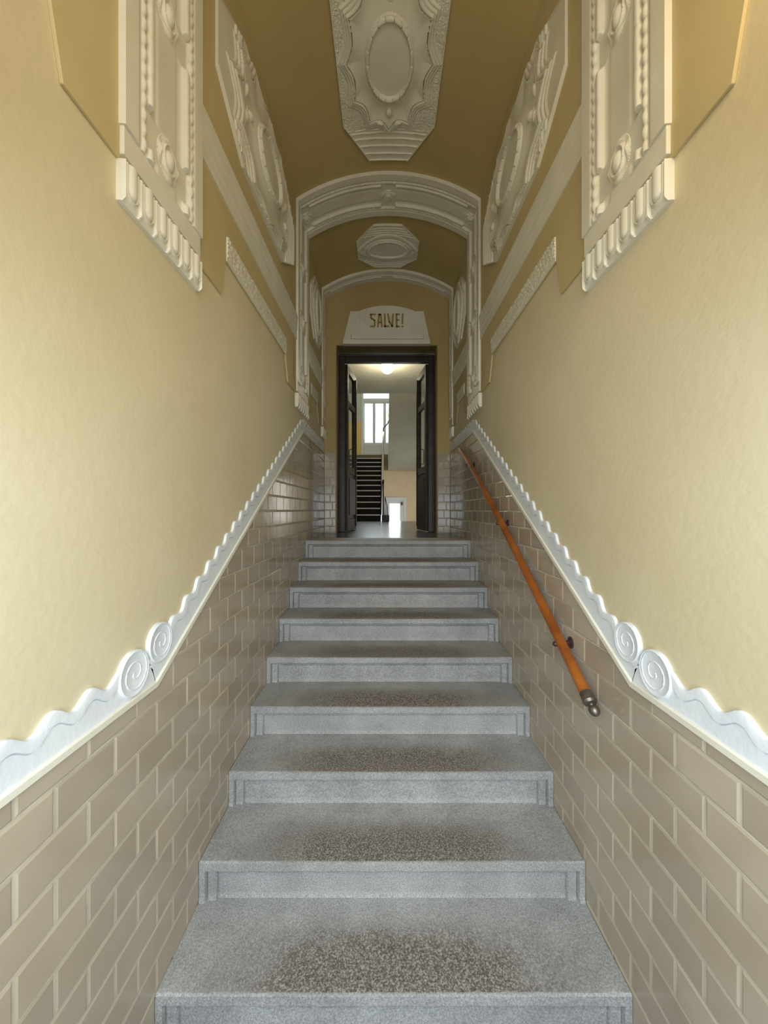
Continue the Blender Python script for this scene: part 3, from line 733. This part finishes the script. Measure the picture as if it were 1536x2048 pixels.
# ================================================================== INNER DOOR
DY = YD+.255
root = empty('door_1', (0.02, DY, ZF)); off = (-.02, -DY, -ZF)
b = MB(); fx0, fx1, fz = RX0+.014, RX1-.014, RZ-.03; ft = .078
for (x0, x1, z0, z1) in ((fx0, fx0+ft, ZF, fz), (fx1-ft, fx1, ZF, fz), (fx0+ft, fx1-ft, fz-ft-.02, fz)):
    b.box(x0, x1, DY-.01, DY+.06, z0, z1)
o = b.build('frame', 'darkwood', root, False, .006); o.location = off
b = MB()
for (x0, x1, z0, z1) in ((fx0-.002, fx0+.020, ZF, fz), (fx1-.020, fx1+.002, ZF, fz), (fx0+.02, fx1-.02, fz-.022, fz+.002)):
    b.box(x0, x1, DY-.028, DY-.01, z0, z1)
o = b.build('frame_moulding', 'darkwood', root, False, .006); o.location = off
def leaf(hx, side):
    lf = MB(); w = .56; th = .042; z0, z1 = ZF+.01, fz-ft-.025
    st = .075
    lf.box(0, st, 0, th, z0, z1); lf.box(w-st, w, 0, th, z0, z1)
    lf.box(st, w-st, 0, th, z0, z0+.16); lf.box(st, w-st, 0, th, z1-.10, z1); lf.box(st, w-st, 0, th, .52, .62); lf.box(st, w-st, 0, th, 1.45, 1.53)
    lf.box(w-st-.01, w+.012, -.010, 0, z0, z1); lf.box(w-st+.02, w-.02, th, th+.012, z0+.05, z1-.05)
    lf.box(st+.02, w-st-.02, -.008, th+.008, z0+.22, .46); lf.box(st, w-st, .012, th-.012, z0+.16, .52)
    o = lf.build('leaf', 'darkwood', root, False, .004)
    g1 = MB(); g1.box(st, w-st, .018, .022, .62, 1.45); g1.box(st, w-st, .018, .022, 1.53, z1-.10); g = g1.build('pane', 'glass', o)
    hb = MB(); hb.tube([(w-.035, -.01, .70), (w-.035, -.055, .70), (w-.035, -.06, .72), (w-.035, -.06, .90), (w-.035, -.055, .92), (w-.035, -.01, .92)], .008, 10)
    hb.box(w-.055, w-.015, -.016, -.008, .66, .96)
    h = hb.build('handle', 'iron', o); smooth_angle(h, 40)
    # hinge transform: leaf opened towards the hall
    ang = math.radians(82) if side > 0 else math.radians(98)
    o.matrix_local = Matrix.Translation((hx-.02, DY+.05-DY, -ZF)) @ Matrix.Rotation(ang, 4, 'Z') @ (Matrix.Scale(-1, 4, (0, 1, 0)) if side > 0 else Matrix.Identity(4))
    return o
leaf(fx0+ft-.012, 1); leaf(fx1-ft+.012, -1)
tag(root, 'dark stained double door with glazed leaves opened into the hall', 'door', kind='structure')

# ================================================================== HALL BEYOND
HC = 3.21; YH = 10.55
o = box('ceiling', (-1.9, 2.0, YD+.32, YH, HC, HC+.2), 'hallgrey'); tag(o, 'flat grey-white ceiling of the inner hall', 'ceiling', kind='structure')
b = MB(); b.box(-2.0, -1.85, YD+.32, 16.0, -2.0, 5.6); tag(b.build('wall_hall_left', 'hallwhite'), 'left wall of the inner hall', 'wall', kind='structure')
b = MB(); b.box(1.85, 2.0, YD+.32, 16.0, -2.0, 5.6); tag(b.build('wall_hall_right', 'hallwhite'), 'right wall of the inner hall', 'wall', kind='structure')
o = box('ceiling', (-2.0, 2.0, YH, 16.0, 5.4, 5.6), 'hallwhite'); tag(o, 'high ceiling over the rear stairwell', 'ceiling', kind='structure')
o = box('floor', (-2.0, 2.0, YH-.03, 15.8, -2.1, -1.95), 'outside'); tag(o, 'lower floor leading to the courtyard door', 'floor', kind='structure')
o = box('wall_upper_well', (-1.85, 1.85, YH-.12, YH, HC+.2, 5.4), 'hallwhite'); tag(o, 'wall above the hall ceiling edge', 'wall', kind='structure')
# return flight: sloping soffit
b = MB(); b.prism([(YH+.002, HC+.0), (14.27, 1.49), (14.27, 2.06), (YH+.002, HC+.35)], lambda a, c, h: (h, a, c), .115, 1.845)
o = b.build('upper_stair_flight', 'hallgrey'); tag(o, 'plain grey sloping underside of the upper stair flight, right of the dark stairs', 'stairs')
b = MB(); b.box(1.80, 1.85, 11.5, 11.6, -.7, 1.1); b.box(1.80, 1.85, 13.2, 13.3, -.7, 1.1); b.box(1.80, 1.85, 11.6, 13.2, 1.0, 1.1); b.box(1.80, 1.85, 11.6, 13.2, -.7, -.6)
tag(b.build('fill_light_frame', 'whitepaint'), 'added frame around the fill light on the stairwell right wall', 'window', kind='structure')  # unseen frame added to dress the invented side light
# dark stairs
rt, rr = .31, .183
st2 = empty('dark_staircase', (-.97, YH, ZF)); off = (.97, -YH, -ZF)
for i in range(13):
    y = YH+rt*i; z = ZF+rr*(i+1); x0, x1 = -1.84, -.115
    if i == 12: z = 2.088
    b = MB(); b.box(x0, x1, y+.012, y+(rt if i < 12 else .06), z-rr-.12, z-.03)
    o = b.build('step', 'blackstep', st2); o.location = off
    if i < 13:
        b = MB(); b.box(x0, x1, y-.018, y+rt-.006, z-.034, z); o2 = b.build('tread', 'steplip' if False else 'blackstep', o, False, .006)
        b = MB(); b.box(x0+.02, x1-.02, y-.021, y+.022, z-.030, z+.002); o3 = b.build('nosing_strip', 'steplip', o)
tag(st2, 'dark stone staircase with pale step edges seen through the doorway', 'stairs')
o = box('stair_curb', (-.09, .115, YH-.12, YH+.06, ZF, ZF+.170), 'darkwood', None, .006)
tag(o, 'dark block at the foot of the rear stair railing', 'curb')
# upper landing
b = MB(); b.box(-1.85, 1.85, 14.28, 15.8, 1.50, 2.088); o = b.build('floor', 'reveal'); tag(o, 'edge and slab of the upper half landing', 'floor', kind='structure')
# lower beige wall with exit door
dx0, dx1, dz = -.03, .80, .50
b = MB(); b.box(-.10, dx0, 14.42, 14.6, -1.95, 1.50); b.box(dx1, 1.85, 14.42, 14.6, -1.95, 1.50); b.box(dx0, dx1, 14.42, 14.6, dz, 1.50)
tag(b.build('wall_lower', 'beige'), 'beige lower wall with the courtyard door in the stairwell', 'wall', kind='structure')
root = empty('door_2', (.38, 14.42, -1.95)); off = (-.38, -14.42, 1.95)
b = MB()
for q in ((dx0-.0, dx0+.10, -1.95, dz), (dx1-.10, dx1, -1.95, dz), (dx0+.1, dx1-.1, dz-.12, dz)): b.box(q[0], q[1], 14.38, 14.48, q[2], q[3])
o = b.build('frame', 'whitepaint', root, False, .01); o.location = off
b = MB(); b.box(dx0+.10, dx0+.20, 14.44, 14.48, -1.95, dz-.12); b.box(dx1-.24, dx1-.10, 14.44, 14.48, -1.95, dz-.12); b.box(dx0+.2, dx1-.24, 14.44, 14.48, dz-.24, dz-.12); b.box(dx0+.2, dx1-.24, 14.44, 14.48, -1.95, -1.2)
o = b.build('leaf', 'whitepaint', root, False, .006); o.location = off
b = MB(); b.box(dx0+.20, dx1-.24, 14.458, 14.464, -1.2, dz-.24); b.build('pane', 'glass', o)
b = MB(); b.box(dx1-.2, dx1-.14, 14.40, 14.44, dz-.30, dz-.18); b.build('closer', 'iron', o)
tag(root, 'white glazed courtyard door low in the beige wall', 'door', kind='structure')
# landing back wall with french window
YB = 15.62
wx0, wx1, wz = -.90, .47, 5.0
b = MB(); b.box(-1.85, wx0-.06, YB, YB+.2, 2.088, 3.60); b.box(wx1, 1.85, YB, YB+.2, 2.088, 3.60)
tag(b.build('wall_landing_wainscot', 'yellow'), 'yellow painted lower wall on the upper landing beside the window', 'wall', kind='structure')
b = MB(); b.box(-1.85, wx0-.06, YB, YB+.2, 3.60, 5.4); b.box(wx1, 1.85, YB, YB+.2, 3.60, 5.4); b.box(wx0-.06, wx1, YB, YB+.2, wz, 5.4)
tag(b.build('wall_landing_upper', 'hallwhite'), 'pale upper wall of the landing above the yellow paint', 'wall', kind='structure')
root = empty('window_1', (-.2, YB, 2.088)); off = (.2, -YB, -2.088)
b = MB(); b.box(wx0-.06, wx0+.03, YB-.03, YB+.1, 2.088, wz); b.box(wx1-.06, wx1, YB-.03, YB+.1, 2.088, wz); b.box(wx0+.03, wx1-.06, YB+.02, YB+.1, 4.42, 4.56)
b.box(wx0+.03, wx1-.06, YB+.02, YB+.1, wz-.06, wz); o = b.build('frame', 'whitepaint', root, False, .008); o.location = off
lw = (wx1-.06-wx0-.03)/3
for k in range(3):
    a = wx0+.03+lw*k; c = a+lw; b = MB()
    b.box(a, a+.055, YB+.03, YB+.08, 2.1, 4.42); b.box(c-.055, c, YB+.03, YB+.08, 2.1, 4.42); b.box(a+.055, c-.055, YB+.03, YB+.08, 2.1, 2.2); b.box(a+.055, c-.055, YB+.03, YB+.08, 2.62, 2.76); b.box(a+.055, c-.055, YB+.03, YB+.08, 4.34, 4.42)
    b.box(a+.055, c-.055, YB+.045, YB+.065, 2.2, 2.62)
    o = b.build('casement', 'whitepaint', root, False, .004); o.location = off
    b = MB(); b.box(a+.055, c-.055, YB+.053, YB+.057, 2.76, 4.34); b.build('pane', 'glass', o)
tag(root, 'tall white french window on the upper landing', 'window', kind='structure')
# railing of the dark stairs
rl = empty('stair_railing', (-.07, YH, ZF)); off = (.07, -YH, -ZF)
def rz(y): return ZF+rr+(y-YH)*rr/rt
b = MB(); b.tube([(-.07, YH-.02, rz(YH)+.88), (-.07, 14.25, rz(14.25)+.80), (-.07, 14.45, rz(14.25)+.86)], .030, 12); o = b.build('handrail', 'steplip', rl, True); o.location = off  # glare along the rail is put into its pale colour
b = MB(); b.tube([(-.06, 14.45, 2.09), (-.06, 14.45, 3.10)], .022, 8); b.tube([(-.06, 14.45, 3.10), (.10, 14.42, 3.26), (.18, 14.2, 3.42)], .020, 8); o = b.build('newel', 'iron', rl, True); o.location = off
b = MB(); b.tube([(-.05, YH-.04, ZF), (-.05, YH-.04, rz(YH)+.87)], .020, 8); b.tube([(-.05, YH-.04, rz(YH)+.85), (-.05, YH-.04, rz(YH)+.95)], .03, 8); o = b.build('newel', 'iron', rl, True); o.location = off
b = MB()
for k in range(26):
    y = YH+.08+k*.145; b.tube([(-.07, y, rz(y)-.15), (-.07, y, rz(y)+.84)], .008, 6)
b.prism([(YH, ZF+.17), (14.25, rz(14.25)-.30), (14.25, rz(14.25)-.02), (YH, ZF+.36)], lambda a, c, h: (h, a, c), -.112, -.09)
o = b.build('balusters', 'iron', rl, True); o.location = off
tag(rl, 'thin railing with handrail coloured pale for its glare on the right edge of the dark stairs', 'railing')
rl = empty('lower_stair_railing', (.02, YH+.1, ZF)); off = (-.02, -YH-.1, -ZF)
b = MB(); b.tube([(.0, YH+.02, ZF+.17), (.0, YH+.02, ZF+.66), (.06, YH+.5, ZF+.42), (.10, YH+1.6, ZF-.25)], .014, 8); b.tube([(.05, YH+.3, ZF+.4), (.05, YH+.3, ZF-.3)], .008, 6); b.tube([(.07, YH+.7, ZF+.2), (.07, YH+.7, ZF-.6)], .008, 6)
o = b.build('rail', 'iron', rl, True); o.location = off
tag(rl, 'short railing leading down towards the courtyard door', 'railing')
# hall lamp
lp = empty('ceiling_lamp', (.05, 8.4, HC)); off = (-.05, -8.4, -HC)
def lathe(prof, cx, cy, k=28):
    b = MB(); b.rings([[(cx+max(r, .0005)*math.cos(2*math.pi*j/k), cy+max(r, .0005)*math.sin(2*math.pi*j/k), z) for j in range(k)] for r, z in prof]); return b
R = .148; zc = 3.14
o = lathe([(R*math.sin(math.pi*i/16), zc-R*math.cos(math.pi*i/16)) for i in range(0, 10)], .05, 8.4).build('globe', 'globe', lp, True); o.location = off
o = lathe([(.07, HC-.012), (.10, HC-.012), (.10, HC-.001), (.06, HC-.001)], .05, 8.4).build('ceiling_rose', 'pewter', lp, True); o.location = off
tag(lp, 'glowing white globe lamp under the hall ceiling', 'lamp')
# foliage outside the french window
b = MB()
for k in range(420):
    x = random.uniform(-1.9, 1.9); y = 17.4+random.uniform(0, .9); z = random.uniform(2.4, 4.7)
    if math.sin(x*4+z*3)+math.sin(z*6-x*2) < -.1: continue
    s = random.uniform(.02, .045); a = random.uniform(0, math.pi); t = random.uniform(-.6, .6)
    u = Vector((math.cos(a), .3*math.sin(t), math.sin(a)))*s; w = Vector((-math.sin(a), .5, math.cos(a)))*s*.45; c = Vector((x, y, z))
    b.add([tuple(c-u), tuple(c-w), tuple(c+u), tuple(c+w), tuple(c+Vector((0, .006, 0)))], [(0, 1, 4), (1, 2, 4), (2, 3, 4), (3, 0, 4)])
b.tube([(.9, 17.9, -1.95), (.9, 17.9, 0.0), (.8, 17.9, 2.2), (.4, 17.9, 3.6), (.1, 17.8, 4.6)], .05, 8, rad=[.10, .09, .07, .05, .02])
o = b.build('courtyard_tree', 'leaf'); tag(o, 'sunlit green leaves of the tree outside the french window', 'tree', kind='stuff')
o = box('courtyard_ground', (-6, 6, 16.0, 30, -2.2, -1.95), 'outside'); tag(o, 'pale courtyard ground outside', 'ground', kind='structure')
# wall sconce of the entrance (just outside the picture on the right)
sc = empty('wall_sconce', (XR, .42, 1.25)); off = (-XR, -.42, -1.25)
b = MB(); b.tube([(XR-.012, .42, 1.19), (XR-.09, .42, 1.15), (XR-.12, .42, 1.13)], .009, 10); o = b.build('arm', 'pewter', sc, True); o.location = off
o = lathe([(.02, 1.13), (.05, 1.135), (.075, 1.17), (.082, 1.21)], XR-.12, .42).build('shade', 'sconce', sc, True); o.location = off
tag(sc, 'warm glowing glass wall sconce on the right wall beside the viewer', 'lamp')

# lift everything from eye-level coordinates to the real floor
for o in list(COL.objects):
    if o.parent is None and o.type not in ('CAMERA', 'LIGHT'): o.location.z += UP
